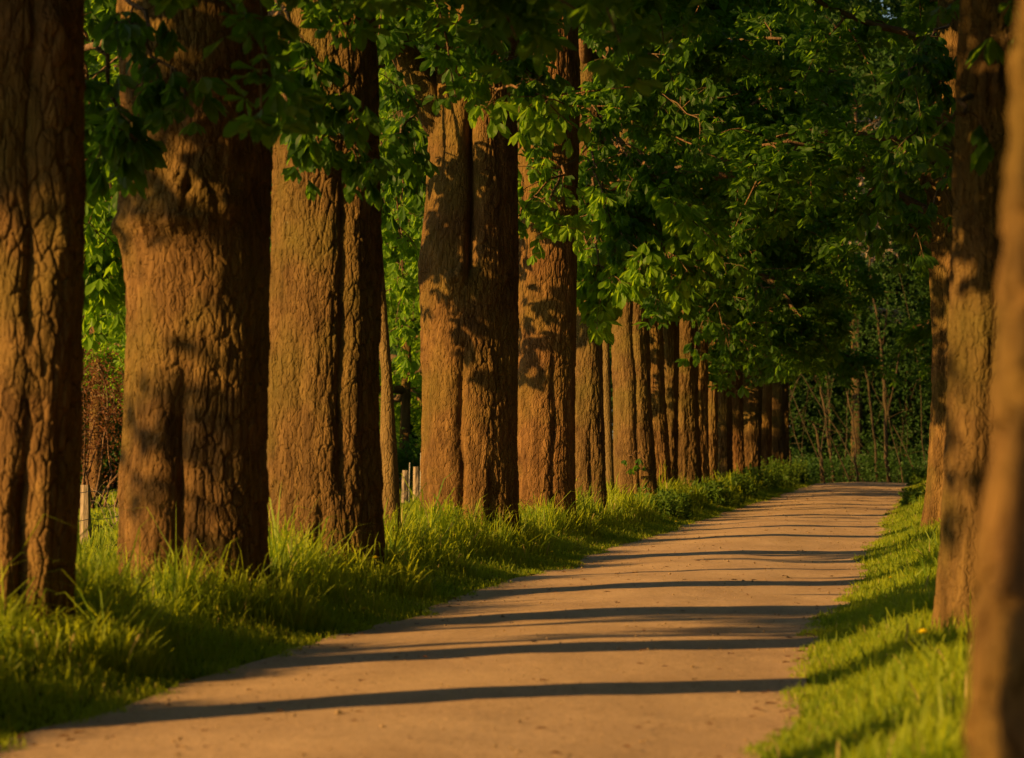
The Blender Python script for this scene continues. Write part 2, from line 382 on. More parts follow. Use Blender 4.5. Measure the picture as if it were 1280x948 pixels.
# ------------------------------------------------------------------ trunks
def make_trunk(name, parent, prof, Yc, NT, dz, top=9.0, seeds=1, bark=0.02, lobes=0.05, seams=(), knobs=(), mat='bark', flare=0.1, cell=(0.062, 0.20), ysc=0.85):
    """prof: rows (height, centre X, radius), world units; mesh local to the parent's origin"""
    pr = np.array(sorted(prof)); ox, oy, oz = parent.location
    z = [-0.15]
    while z[-1] < top:
        z.append(z[-1] + (dz if z[-1] < 5.5 else max(dz, 0.05)))
    z = np.array(z)
    cx = np.interp(z, pr[:, 0], pr[:, 1]); R = np.interp(z, pr[:, 0], pr[:, 2])
    hi = z > pr[-1, 0]
    R = np.where(hi, pr[-1, 2] * np.clip(1 - (z - pr[-1, 0]) / (top - pr[-1, 0] + 0.01) * 0.75, 0.15, 1), R)
    k = max(3, int(0.25 / dz)) | 1
    ker = np.hanning(k + 2)[1:-1]; ker /= ker.sum()
    R = np.convolve(np.pad(R, k // 2, 'edge'), ker, 'valid'); cx = np.convolve(np.pad(cx, k // 2, 'edge'), ker, 'valid')
    th = np.linspace(0, 2 * np.pi, NT, endpoint=False)
    TH, Z = np.meshgrid(th, z); RR = R[:, None] * np.ones_like(TH)
    gx, gy = np.cos(TH), np.sin(TH)
    R0 = float(np.interp(1.0, z, R))
    # flutes and buttresses
    low = np.exp(-np.clip(Z, 0, None) / 1.6)
    fl = lobes * (0.55 + 0.9 * low) * fbm(gx * 1.7 + 3, gy * 1.7, Z * 0.22, seeds, 3) + 0.5 * lobes * fbm(gx * 2.2, gy * 2.2, Z * 1.1, seeds + 5, 3)
    r = RR * (1 + fl) + RR * flare * 1.5 * np.exp(-np.clip(Z + 0.05, 0, None) / 0.25) * (1 + 0.9 * fbm(gx * 2.6, gy * 2.6, Z * 0.5, seeds + 33, 2))
    for (s, dep, wid, z0, z1) in seams:
        t0 = -np.pi / 2 + math.asin(max(-1, min(1, s)))
        wob = 0.10 * vnoise(Z * 1.4, s * 9, 0, seeds + 3) + 0.04 * vnoise(Z * 5, s * 9, 4, seeds + 3)
        dt = np.angle(np.exp(1j * (TH - t0 - wob)))
        env = sstep(z0 - 0.3, z0 + 0.1, Z) * (1 - sstep(z1 - 0.5, z1 + 0.2, Z))
        r = r - dep * env * np.exp(-np.abs(dt * R0 / wid) ** 1.5)
    for (s, zk, amp, wid, hgt) in knobs:
        t0 = -np.pi / 2 + math.asin(max(-1, min(1, s)))
        dt = np.angle(np.exp(1j * (TH - t0)))
        g = np.exp(-(dt * R0 / wid) ** 2 - ((Z - zk) / hgt) ** 2)
        r = r + amp * g * (1 + 0.6 * fbm(gx * 7, gy * 7, Z * 7, seeds + 9, 3))
    # bark plates: warped cells, long in height
    nc = max(8, int(round(2 * np.pi * R0 / cell[0])))
    w1 = fbm(gx * R0 * 6, gy * R0 * 6, Z * 3.0, seeds + 20, 4); w2 = fbm(gx * R0 * 6, gy * R0 * 6, Z * 3.0, seeds + 40, 4)
    U = TH / (2 * np.pi) * nc + w1 * 0.42; Vv = Z / cell[1] + w2 * 0.55
    iu, iv = np.floor(U), np.floor(Vv)
    f1 = np.full(TH.shape, 9.0); f2 = f1.copy(); cid = np.zeros(TH.shape); lo = np.zeros(TH.shape)
    for a in (-1, 0, 1):
        for b in (-1, 0, 1):
            cu = iu + a; cv = iv + b; m_ = np.mod(cu, nc)
            pu = cu + 0.1 + 0.8 * _h(m_, cv, m_ * 0, seeds); pv = cv + 0.1 + 0.8 * _h(m_, cv, m_ * 0 + 1, seeds)
            dd = np.sqrt((U - pu) ** 2 + (Vv - pv) ** 2)
            near = dd < f1
            f2 = np.where(near, f1, np.minimum(f2, dd)); 
            cid = np.where(near, _h(m_, cv, m_ * 0 + 2, seeds), cid); lo = np.where(near, pv - Vv, lo)
            f1 = np.where(near, dd, f1)
    plate = sstep(0.02, 0.20 , f2 - f1)
    fine = fbm(gx * R0 * 26, gy * R0 * 26, Z * 9, seeds + 60, 3)
    patch = 0.55 + 0.45 * sstep(-0.5, 0.5, fbm(gx * R0 * 1.5, gy * R0 * 1.5, Z * 0.8, seeds + 70, 2))
    h = bark * patch * (0.85 * plate + 0.5 * (cid - 0.5) + 0.3 * np.clip(lo, -1, 1)) + bark * 0.35 * fine
    r = r + h - bark * 0.6
    X = cx[:, None] + r * gx; Yv = Yc + r * gy * ysc
    # slow sway in depth
    V = np.stack([X - ox, Yv - oy, Z - oz + 0.0], -1).reshape(-1, 3)
    nz = len(z)
    i, j = np.meshgrid(np.arange(nz - 1), np.arange(NT), indexing='ij'); j2 = (j + 1) % NT
    Q = np.stack([i * NT + j, i * NT + j2, (i + 1) * NT + j2, (i + 1) * NT + j], -1).reshape(-1, 4)
    V = np.vstack([V, [[cx[-1] - ox, Yc - oy, z[-1] - oz + 0.05]]])
    T = np.stack([(nz - 1) * NT + np.arange(NT), (nz - 1) * NT + (np.arange(NT) + 1) % NT, np.full(NT, nz * NT)], -1)
    rn = np.append(np.clip(0.25 + 0.75 * cid.ravel(), 0, 1), 0.5)
    return mk(name, V, T, Q, M[mat], parent, {'rnd': rn}, True)

# ------------------------------------------------------------------ crowns (shared meshes)
def crown_arrays(seed, nl, nsub, nlf, detail, zlo=4.0, zhi=10.5, lim=(2.0, 3.2), size=0.2, nleaf=6, lr=1.0):
    rs = RS(seed); lb, bb = MB(), MB()
    P, A, S = [], [], []
    for i in range(nl):
        z0 = zlo + (zhi - zlo) * ((i + rs.rand()) / nl) ** 0.9
        az = i * 2.39996 + rs.normal(0, 0.3)
        hgt = (z0 - zlo) / (zhi - zlo)
        el = rad(8 + 55 * hgt + rs.normal(0, 8))
        L = rs.uniform(*lim) * (1.05 - 0.25 * hgt)
        d = np.array([math.cos(az) * math.cos(el), math.sin(az) * math.cos(el), math.sin(el)])
        pts = wander((0, 0, z0), d, L, 8, rs, 0.05 * (1 - hgt), 0.10)
        tube(bb, pts, np.linspace(0.085, 0.02, 9) * (1.3 - 0.5 * hgt) * lr, 6)
        for s in range(nsub):
            t = 0.22 + 0.78 * (s + rs.rand()) / nsub
            k = min(7, int(t * 8)); b0 = pts[k] + (pts[k + 1] - pts[k]) * (t * 8 - k)
            dd = nrm(nrm(pts[k + 1] - pts[k]) * 0.7 + rs.normal(0, 0.75, 3) * np.array([1, 1, 0.6]))
            sl = rs.uniform(0.6, 1.35)
            sp = wander(b0, dd, sl, 5, rs, 0.13, 0.12)
            tube(bb, sp, np.linspace(0.016, 0.005, 6), 4, cap=False)
            m_ = int(nlf * rs.uniform(0.6, 1.4))
            tt = rs.uniform(0.1, 1.0, m_) * 5; kk = np.minimum(4, tt.astype(int))
            pp = sp[kk] + (sp[kk + 1] - sp[kk]) * (tt - kk)[:, None]
            off = nrm(rs.normal(size=(m_, 3))) * rs.uniform(0.06, 0.26, m_)[:, None]
            P.append(pp + off)
            A.append(np.array([0, 0, -1.0]) + nrm(off) * 0.55 + rs.normal(0, 0.3, (m_, 3)))
            S.append(size * rs.uniform(0.7, 1.15, m_))
    leaf_geo(lb, np.concatenate(P), np.concatenate(A), np.concatenate(S), rs, nleaf, detail)
    return lb, bb

CROWN = []
def proto(lb, bb, lm, bm):
    a = lb.build('crown', lm); b = bb.build('branches', bm, smooth=True)
    r = (a.data, b.data)
    bpy.data.objects.remove(a); bpy.data.objects.remove(b)
    return r
near_cr = [proto(*crown_arrays(s, 21, 10, 24, True, zlo=3.7, lr=0.6), M['leaf'], M['twig']) for s in (11, 12)]
far_cr = [proto(*crown_arrays(s, 22, 11, 32, False, zlo=3.5, nleaf=5, size=0.225), M['leaf'], M['twig']) for s in (21, 22, 23)]
slim_cr = proto(*crown_arrays(27, 12, 8, 22, False, zlo=4.6, zhi=8.0, lim=(0.9, 1.7), nleaf=5, size=0.22, lr=0.3), M['leaf'], M['twig'])
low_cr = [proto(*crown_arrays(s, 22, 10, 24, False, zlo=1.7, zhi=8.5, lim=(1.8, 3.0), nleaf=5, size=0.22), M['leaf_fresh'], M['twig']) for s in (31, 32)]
wood_cr = [proto(*crown_arrays(s, 16, 9, 30, False, zlo=4.5, zhi=14.0, lim=(1.6, 3.0), nleaf=3, size=0.20), M['leaf_dark'], M['twig']) for s in (41, 42)]

def add_crown(root, pair, rot, sc, dx=0.0, dz=0.0):
    for nm, me in (('crown', pair[0]), ('branches', pair[1])):
        o = bpy.data.objects.new(nm, me); COL.objects.link(o); o.parent = root
        o.rotation_euler = (0, 0, rot); o.scale = (sc, sc, sc); o.location = (dx, 0, dz)

# ------------------------------------------------------------------ the left row of chestnuts
ROWX = 4.72
def rowY(px):
    d = ray(px, 556); return ROWX / (-d[0] / d[1])
def prof_px(rows, Y):
    out = []
    for (py, l, r) in rows:
        a, b = at(l, py, Y), at(r, py, Y)
        out.append((a[2], (a[0] + b[0]) / 2, (b[0] - a[0]) / 2))
    return out

def zpx(py, Y): return CAMH + (556 - py) / F * Y
TREES = {}
def alley_tree(key, label, rows, Y, NT, dz, crown, rot, csc=1.0, cdz=0.0, cdx=0.0, group='chestnut trees lining the path', name='chestnut_tree', cat='tree', **kw):
    pr = prof_px(rows, Y)
    if key[0] == 'f': pr = [(a, b, c * 1.32) for a, b, c in pr]
    c = np.interp(0.3, [p[0] for p in sorted(pr)], [p[1] for p in sorted(pr)])
    root = empty(name, (c, Y, float(gz(c, Y))))
    tag(root, label, cat, group)
    make_trunk('trunk', root, pr, Y, NT, dz, **kw)
    if crown is not None: add_crown(root, crown, rot, csc, cdx, cdz)
    TREES[key] = root
    return root

LT = []
Y1 = rowY(18)
alley_tree('t1', 'broad shaded furrowed trunk, cut off by the left edge of the picture',
   [(770, -62, 86), (700, -60, 90), (600, -58, 95), (500, -55, 99), (300, -52, 105), (100, -50, 104), (0, -50, 103)], Y1, 400, 0.010, near_cr[0], 0.4, seeds=101, ysc=0.78, bark=0.021,
   lobes=0.09, seams=[(0.40, 0.10, 0.06, -0.2, 1.3), (0.42, 0.07, 0.06, 1.9, 4.0), (-0.2, 0.07, 0.07, -0.2, 2.4)], knobs=[(0.55, zpx(30, Y1), 0.06, 0.12, 0.14)])
Y2 = rowY(241)
alley_tree('t2', 'stout trunk with a ring of burls, a knot hole and a seam below',
   [(720, 152, 330), (600, 152, 330), (480, 157, 332), (400, 161, 333), (330, 156, 335), (285, 148, 336), (240, 148, 337), (190, 160, 338), (120, 152, 339), (0, 148, 330)], Y2, 420, 0.010, near_cr[1], 1.9, 1.0, 0.5,
   seeds=102, ysc=0.78, bark=0.021, lobes=0.05, seams=[(0.0, 0.12, 0.055, -0.2, 1.75), (0.45, 0.03, 0.08, -0.2, 1.9)],
   knobs=[(-0.85, zpx(278, Y2), 0.045, 0.16, 0.09), (-0.4, zpx(268, Y2), 0.09, 0.14, 0.08), (-0.1, zpx(276, Y2), 0.06, 0.1, 0.06), (0.3, zpx(272, Y2), 0.06, 0.1, 0.06), (0.12, zpx(232, Y2), 0.075, 0.12, 0.12), (0.13, zpx(230, Y2), -0.14, 0.028, 0.05), (0.5, zpx(250, Y2), 0.05, 0.12, 0.1),
          (-0.55, zpx(190, Y2), 0.07, 0.14, 0.10), (0.2, zpx(150, Y2), 0.05, 0.2, 0.08), (-0.5, zpx(100, Y2), 0.05, 0.14, 0.12)])
Y3 = rowY(402)
alley_tree('t3', 'sunlit cracked trunk with a second rib on its right and a slim stem beside it',
   [(670, 332, 478), (500, 332, 472), (400, 334, 474), (300, 337, 475), (220, 341, 472), (100, 345, 470), (0, 352, 466)], Y3, 400, 0.011, near_cr[0], 3.3, 1.0, 0.6,
   seeds=103, ysc=0.78, bark=0.021, lobes=0.05, seams=[(0.50, 0.06, 0.06, 0.9, 3.6), (0.05, 0.06, 0.05, -0.2, 0.9), (-0.25, 0.03, 0.05, 0.8, 2.2)],
   knobs=[(-0.2, zpx(190, Y3), 0.07, 0.1, 0.09), (0.0, zpx(205, Y3), 0.05, 0.1, 0.06)])
Ys = rowY(487)
alley_tree('s1', 'slim smooth brown stem rising between the ribbed trunk and the wide forked trunk',
   [(690, 472, 503), (640, 473, 500), (560, 475, 496), (470, 477, 490), (300, 461, 477), (170, 452, 471), (0, 438, 456)], Ys, 64, 0.03, slim_cr, 0.2, 1.0, 0.4, -0.33,
   group='slim young trees in the row', name='young_tree', seeds=104, bark=0.002, lobes=0.03, mat='bark_smooth', top=7.5)
Y4 = rowY(586)
t4 = alley_tree('t4', 'wide forked trunk with a dark vertical slit and a limb leaning out to the left',
   [(645, 526, 645), (500, 528, 645), (400, 527, 645), (330, 525, 646), (250, 533, 646), (150, 540, 646), (0, 548, 648)], Y4, 340, 0.013, near_cr[1], 4.6, 1.0, 1.3,
   seeds=105, ysc=0.78, bark=0.020, lobes=0.05, seams=[(-0.05, 0.08, 0.05, -0.2, 2.3), (0.13, 0.20, 0.055, 3.05, 6.5), (0.62, 0.08, 0.06, -0.2, 1.0)],
   knobs=[(-0.1, zpx(345, Y4), 0.07, 0.12, 0.10), (0.05, zpx(335, Y4), 0.05, 0.1, 0.14), (-0.9, zpx(335, Y4), 0.03, 0.1, 0.15)])
lm = MB()
p0, p1, p2, p3 = at(560, 170, Y4), at(528, 105, Y4 - .1), at(495, 50, Y4 - .2), at(455, -20, Y4 - .3)
tube(lm, np.array([p0, p1, p2, p3]) - np.array(t4.location), [0.2, 0.17, 0.14, 0.12], 14, rough=0.06)
lm.build('limb', M['bark'], t4, True)
Y5 = rowY(681)
alley_tree('t5', 'straight thick trunk with fine vertical bark, next right of the forked trunk',
   [(637, 642, 719), (500, 643, 719), (300, 647, 722), (100, 648, 725), (0, 649, 722)], Y5, 280, 0.015, near_cr[0], 5.2, 1.0, 1.3, seeds=106, bark=0.018, lobes=0.04,
   seams=[(0.4, 0.04, 0.06, -0.2, 2.5)], cell=(0.07, 0.2))
Y6 = rowY(735)
alley_tree('t6', 'narrower trunk squeezed between the straight thick one and the slim pale stem',
   [(635, 714, 757), (500, 715, 754), (300, 717, 753), (100, 720, 755), (0, 722, 752)], Y6, 180, 0.025, far_cr[1], 0.9, 1.0, 1.0, seeds=107, bark=0.018, lobes=0.06, seams=[(0.3, 0.07, 0.06, -0.2, 1.5)])
alley_tree('s2', 'slim pale smooth stem standing close against a wide double trunk',
   [(640, 757, 769), (500, 752, 764), (380, 750, 760), (250, 748, 757), (100, 746, 754)], rowY(762), 48, 0.05, slim_cr, 2.2, 1.0, 1.0, -0.08,
   group='slim young trees in the row', name='young_tree', seeds=108, bark=0.002, lobes=0.03, mat='bark_smooth', top=7.5)
Y7 = rowY(797)
t7 = alley_tree('t7', 'wide double trunk with a small leafy sprout low on its bark',
   [(635, 768, 824), (500, 767, 814), (350, 763, 808), (200, 762, 806)], Y7, 200, 0.025, far_cr[2], 3.0, seeds=109, bark=0.018, lobes=0.06, seams=[(0.30, 0.07, 0.06, -0.2, 6), (-0.1, 0.05, 0.06, -0.2, 1.2)])
fars = [
 ('thin leaning trunk half hidden behind the wide double trunk', [(630, 820, 839), (560, 814, 833), (470, 810, 827), (300, 806, 824)]),
 ('reddish thin trunk lit on one side, behind the leaning thin one', [(620, 828, 845), (480, 829, 846), (350, 832, 848)]),
 ('sturdy trunk with a dappled shadow across its middle, right of the reddish one', [(612, 838, 872), (500, 840, 868), (400, 845, 870), (250, 848, 870)]),
 ('short looking narrow trunk right of the dappled sturdy one', [(612, 866, 885), (500, 865, 883), (350, 868, 884)]),
 ('very dark narrow trunk in the far half of the row, before a bright one', [(610, 883, 895), (450, 884, 896), (300, 886, 896)]),
 ('bright slightly leaning trunk in the far half of the left row', [(608, 896, 914), (500, 893, 911), (400, 890, 908), (250, 889, 905)]),
 ('fifth trunk from the far end of the left row, dim and reddish', [(606, 914, 929), (450, 909, 925), (300, 908, 922)]),
 ('fourth trunk from the far end of the left row, broad and yellowish', [(604, 928, 947), (500, 928, 949), (400, 929, 950), (250, 931, 948)]),
 ('third trunk from the far end of the left row, olive and narrow', [(598, 948, 962), (450, 949, 964), (300, 950, 963)]),
 ('second trunk from the far end of the left row, standing before the end one', [(592, 965, 979), (450, 963, 979), (300, 963, 977)]),
 ('end trunk of the left row, dark against the wood', [(590, 976, 985), (450, 974, 984), (300, 973, 983)]),
]
for i, (lab, rows) in enumerate(fars):
    cxp = (rows[0][1] + rows[0][2]) / 2
    alley_tree('f%d' % i, lab, rows, rowY(cxp), 110, 0.035, far_cr[i % 3], i * 1.7, 1.0 + 0.05 * (i % 3), 0.0, seeds=120 + i, bark=0.026, lobes=0.12, ysc=1.0)
# the row goes on behind the picture's left edge: their shadows cross the path
for i, yy in enumerate((11.3, 7.3, 4.2, 0.72)):
    root = empty('chestnut_tree', (-4.75, yy, float(gz(-4.75, yy))))
    tag(root, 'chestnut tree of the left row outside the picture, known by its trunk shadow', 'tree', 'chestnut trees lining the path')
    make_trunk('trunk', root, [(0, -4.75, 0.36), (2, -4.72, 0.33), (5, -4.7, 0.3)], yy, 90, 0.05, seeds=150 + i, bark=0.02)
    add_crown(root, far_cr[i % 3], i * 2.1, 1.0, 0.0, 1.3)
# ------------------------------------------------------------------ the right row
YR1 = 5.0
alley_tree('r1', 'closest trunk, out of focus at the right edge of the picture',
   [(1400, 1180, 1820), (948, 1214, 1795), (800, 1226, 1788), (720, 1233, 1785), (560, 1246, 1780), (400, 1256, 1780), (200, 1267, 1780), (0, 1275, 1780)], YR1, 240, 0.016, near_cr[1], 0.4,
   seeds=201, bark=0.035, lobes=0.09)
YR2 = 16.6
alley_tree('r2', 'trunk at right with a shaded middle, partly hidden by the blurred nearest trunk',
   [(780, 1170, 1312), (700, 1173, 1310), (600, 1178, 1308), (450, 1185, 1308), (300, 1192, 1310), (0, 1200, 1312)], YR2, 240, 0.016, near_cr[0], 1.4, seeds=202, bark=0.02, lobes=0.06,
   seams=[(-0.1, 0.05, 0.06, -0.2, 3)], knobs=[(-0.2, zpx(110, YR2), 0.05, 0.12, 0.16)])
YR3 = 34.5
r3 = alley_tree('r3', 'far trunk at the right side with a bulging stub of a limb high up',
   [(665, 1153, 1232), (600, 1159, 1230), (500, 1165, 1230), (430, 1166, 1230), (340, 1161, 1230), (280, 1158, 1231), (170, 1166, 1232), (0, 1172, 1232)], YR3, 200, 0.022, near_cr[1], 4.1,
   seeds=203, bark=0.022, lobes=0.06, seams=[(-0.6, 0.06, 0.06, -0.2, 4)], knobs=[(-0.97, zpx(215, YR3), 0.17, 0.14, 0.28), (-0.95, zpx(300, YR3), 0.05, 0.1, 0.25)])
for i, yy in enumerate((45.0, 54.0, 63.0, 73.0, 84.0)):
    root = empty('chestnut_tree', (0.62, yy, float(gz(0.62, yy))))
    tag(root, 'chestnut tree of the right row whose trunk hides behind the nearer trunks', 'tree', 'chestnut trees lining the path')
    make_trunk('trunk', root, [(0, 0.62, 0.3), (2, 0.62, 0.27), (5, 0.6, 0.25)], yy, 64, 0.06, seeds=210 + i, bark=0.02)
    add_crown(root, far_cr[i % 3], i * 1.3 + .4, 0.85, 0.9, 1.0)

# ------------------------------------------------------------------ low leafy branches
def spray(parent, pts_px, seed, nsub=10, nlf=9, sub=(0.35, 0.9), size=0.21, r0=0.018, droop=0.12, spread=0.75, world=False, sunlit_tone=False):
    """a hanging branch; pts_px rows (px, py, Y) along its main axis"""
    rs = RS(seed); o = np.array(parent.location)
    ctl = (np.array(pts_px, float) if world else np.array([at(*p) for p in pts_px])) - o
    tt = np.linspace(0, len(ctl) - 1, 9); k = np.minimum(len(ctl) - 2, tt.astype(int))
    ax = ctl[k] + (ctl[k + 1] - ctl[k]) * (tt - k)[:, None]
    ax[1:-1] += rs.normal(0, 0.03, (7, 3))
    lb, bb = MB(), MB()
    tube(bb, ax, np.linspace(r0, 0.006, 9), 5)
    P, A, S = [], [], []
    for s in range(nsub):
        t = 0.15 + 0.85 * (s + rs.rand()) / nsub; kk = min(7, int(t * 8))
        b0 = ax[kk] + (ax[kk + 1] - ax[kk]) * (t * 8 - kk)
        dd = nrm(nrm(ax[kk + 1] - ax[kk]) * 0.6 + rs.normal(0, spread, 3) * np.array([1, 1.2, 0.7]))
        sp = wander(b0, dd, rs.uniform(*sub), 5, rs, droop, 0.1)
        tube(bb, sp, np.linspace(0.008, 0.003, 6), 4, cap=False)
        m_ = max(2, int(nlf * rs.uniform(0.6, 1.4)))
        q = rs.uniform(0.2, 1.0, m_) * 5; q[-1] = 4.99; qk = np.minimum(4, q.astype(int))
        pp = sp[qk] + (sp[qk + 1] - sp[qk]) * (q - qk)[:, None]
        off = nrm(rs.normal(size=(m_, 3))) * rs.uniform(0.05, 0.17, m_)[:, None]
        for a_, b_ in zip(pp, pp + off): tube(bb, np.array([a_, (a_ + b_) / 2 + [0, 0, .01], b_]), 0.0025, 3, cap=False)
        P.append(pp + off); A.append(np.array([0, 0, -1.0]) + nrm(off) * 0.35 + rs.normal(0, 0.2, (m_, 3))); S.append(size * rs.uniform(0.65, 1.2, m_))
    leaf_geo(lb, np.concatenate(P), np.concatenate(A), np.concatenate(S), rs, 6, True, 14, 52)
    b = bb.build('leafy_branch', M['twig'], parent, True)
    lb.build('foliage', M['leaf_fresh' if sunlit_tone else 'leaf'], b)
T_ = TREES
spray(T_['t2'], [(150, -10, 17.4), (190, 60, 16.9), (235, 120, 16.6)], 301, 8, 6, (0.2, 0.5))
spray(T_['t2'], [(120, 60, 17.0), (150, 130, 17.0), (190, 190, 16.9)], 302, 7, 6, (0.15, 0.4))
spray(T_['t2'], [(90, 40, 19), (125, 150, 19.2), (140, 240, 19.3)], 303, 9, 7, (0.2, 0.5))
spray(T_['t3'], [(345, 0, 20.5), (380, 60, 20.0), (430, 130, 19.8)], 304, 9, 7, (0.2, 0.55))
spray(T_['t3'], [(330, 80, 21), (370, 150, 20.6), (450, 190, 20.6)], 305, 9, 6, (0.2, 0.45))
spray(T_['t3'], [(480, 20, 24), (440, 90, 23.5), (400, 190, 21.3)], 306, 7, 5, (0.2, 0.4))
spray(T_['t4'], [(500, -20, 30), (500, 100, 30), (505, 230, 30)], 307, 15, 9, (0.3, 0.6))
spray(T_['t4'], [(540, 120, 27), (510, 150, 26.5), (480, 200, 26)], 308, 9, 7, (0.3, 0.6))
spray(T_['t4'], [(560, 40, 27), (610, 70, 26), (690, 110, 25)], 309, 11, 7, (0.25, 0.6))
spray(T_['t4'], [(570, 110, 26.5), (640, 110, 25), (705, 130, 24.5)], 310, 9, 6, (0.2, 0.5), sunlit_tone=True)
spray(T_['t5'], [(720, 200, 32.5), (680, 230, 31.5), (650, 270, 31)], 311, 7, 8, (0.25, 0.6), sunlit_tone=True)
spray(T_['t5'], [(700, 215, 32.5), (690, 260, 31.5), (668, 290, 31)], 321, 6, 7, (0.25, 0.6), sunlit_tone=True)
for i, p in enumerate([[(735, 120, 38), (770, 180, 37), (830, 230, 36)], [(740, 190, 38), (760, 250, 36.5), (800, 300, 35.5)], [(740, 230, 38), (745, 300, 36.5), (760, 350, 35.5)],
                       [(760, 210, 38), (810, 270, 36.5), (850, 330, 35.5)], [(740, 60, 38), (800, 110, 36), (880, 150, 35)], [(735, 20, 37), (780, 60, 36), (840, 70, 35)]]):
    spray(T_['t6'], p, 330 + i, 13, 9, (0.4, 0.95))
for i, p in enumerate([[(800, 200, 45), (860, 260, 44), (920, 300, 43)], [(810, 280, 46), (860, 330, 45), (900, 390, 44)], [(820, 330, 50), (870, 370, 49), (930, 430, 48)],
                       [(800, 150, 45), (880, 190, 44), (960, 230, 43)], [(850, 250, 50), (920, 330, 49), (960, 370, 48)]]):
    spray(T_['t7'] if i % 2 else T_['f2'], p, 345 + i, 15, 10, (0.5, 1.2))
for i, p in enumerate([[(1190, 20, 31), (1160, 60, 30.5), (1135, 110, 30)], [(1185, 90, 31), (1150, 150, 30), (1120, 200, 29.5)], [(1185, 220, 33), (1155, 260, 32.5), (1140, 300, 32)]]):
    spray(r3, p, 360 + i, 9, 7, (0.3, 0.7))
spray(T_['r2'], [(1215, 120, 16.2), (1190, 140, 16), (1178, 150, 15.9)], 370, 2, 2, (0.08, 0.15))
spray(T_['r2'], [(1270, 40, 16.0), (1262, 35, 15.8), (1255, 38, 15.6)], 371, 2, 1, (0.05, 0.1))
spray(t7, [(800, 565, Y7 - 0.42), (793, 566, Y7 - 0.55), (787, 570, Y7 - 0.62)], 372, 3, 3, (0.08, 0.2), 0.14, 0.006)
for i, p in enumerate([[(735, 200, 37.5), (760, 260, 36), (800, 330, 35)], [(740, 220, 37.5), (740, 290, 36), (755, 360, 35)], [(730, 240, 37.5), (735, 310, 36.5), (740, 370, 35.5)],
                       [(760, 240, 37.5), (815, 290, 36), (860, 340, 35)], [(770, 190, 37.5), (830, 240, 36), (880, 290, 35)]]):
    spray(T_['t6'], p, 390 + i, 11, 7, (0.3, 0.7), 0.28, sunlit_tone=True)
# sunny-side skirts of the row seen in the gaps
spray(T_['t2'], [(60, 200, 24), (110, 300, 24.5), (135, 370, 25)], 380, 14, 9, (0.3, 0.7), sunlit_tone=True)
spray(T_['t2'], [(70, 120, 25), (120, 250, 25.5), (150, 330, 26)], 381, 14, 9, (0.3, 0.7), sunlit_tone=True)
spray(T_['t2'], [(80, -20, 26), (120, 100, 26.5), (150, 200, 27)], 382, 14, 9, (0.3, 0.8), sunlit_tone=True)
spray(T_['t4'], [(470, 120, 36), (495, 260, 37), (505, 360, 38)], 383, 16, 9, (0.3, 0.8), sunlit_tone=True)
spray(T_['t4'], [(490, 200, 40), (505, 330, 41), (500, 440, 42)], 384, 14, 9, (0.3, 0.8), sunlit_tone=True)
spray(T_['t4'], [(510, 0, 40), (505, 130, 41), (500, 280, 42)], 385, 16, 9, (0.4, 0.9), sunlit_tone=True)

# drooping outer boughs on the meadow side, throwing dappled shade on the trunks
rs_ = RS(77)
for i, k in enumerate(['t2', 't3', 't4', 't5', 'f0', 'f1', 'f2', 'f3', 'f4', 'f5', 'f7', 'f9']):
    b = np.array(TREES[k].location)
    for j in range(2):
        d0, d1 = rs_.uniform(1.0, 1.6), rs_.uniform(3.4, 4.6); h1 = rs_.uniform(3.2, 3.9)
        sd = rs_.normal(0, 0.35)
        dv = np.array([-0.788 - 0.6 * sd, -0.616 + 0.7 * sd])
        P3 = [(b[0] + dv[0] * d, b[1] + dv[1] * d, hh) for d, hh in ((d0, h1 + 1.5), ((d0 + d1) / 2, h1 + 0.8), (d1, h1 - 0.1))]
        spray(TREES[k], P3, 600 + i * 3 + j, 9, 8, (0.3, 0.8), world=True)
# ------------------------------------------------------------------ beyond the fence: meadow trees, shrubs
def meadow_tree(px, Y, pair, sc, rot, label, h=5.0, r=0.16, group='trees at the back of the meadow'):
    x = at(px, 556, Y)[0]; root = empty('meadow_tree', (x, Y, float(gz(x, Y))))
    tag(root, label, 'tree', group)
    make_trunk('trunk', root, [(0, x, r), (h * 0.5, x + 0.05, r * 0.8), (h, x + 0.1, r * 0.6)], Y, 32, 0.1, top=h + 2, seeds=int(px) + 7, bark=0.012)
    add_crown(root, pair, rot, sc)
meadow_tree(118, 57, low_cr[0], 1.15, 0.3, 'bright leafy tree seen between the edge trunk and the knotted trunk')
meadow_tree(30, 60, low_cr[1], 1.1, 1.3, 'leafy meadow tree mostly hidden behind the trunk at the left edge')
meadow_tree(505, 74, low_cr[1], 1.15, 2.0, 'bright leafy tree seen through the gap beside the wide forked trunk')
meadow_tree(455, 78, low_cr[0], 1.2, 3.1, 'leafy meadow tree mostly hidden behind the ribbed trunk and slim stem')
meadow_tree(560, 84, low_cr[0], 1.2, 4.1, 'leafy meadow tree mostly hidden behind the wide forked trunk')
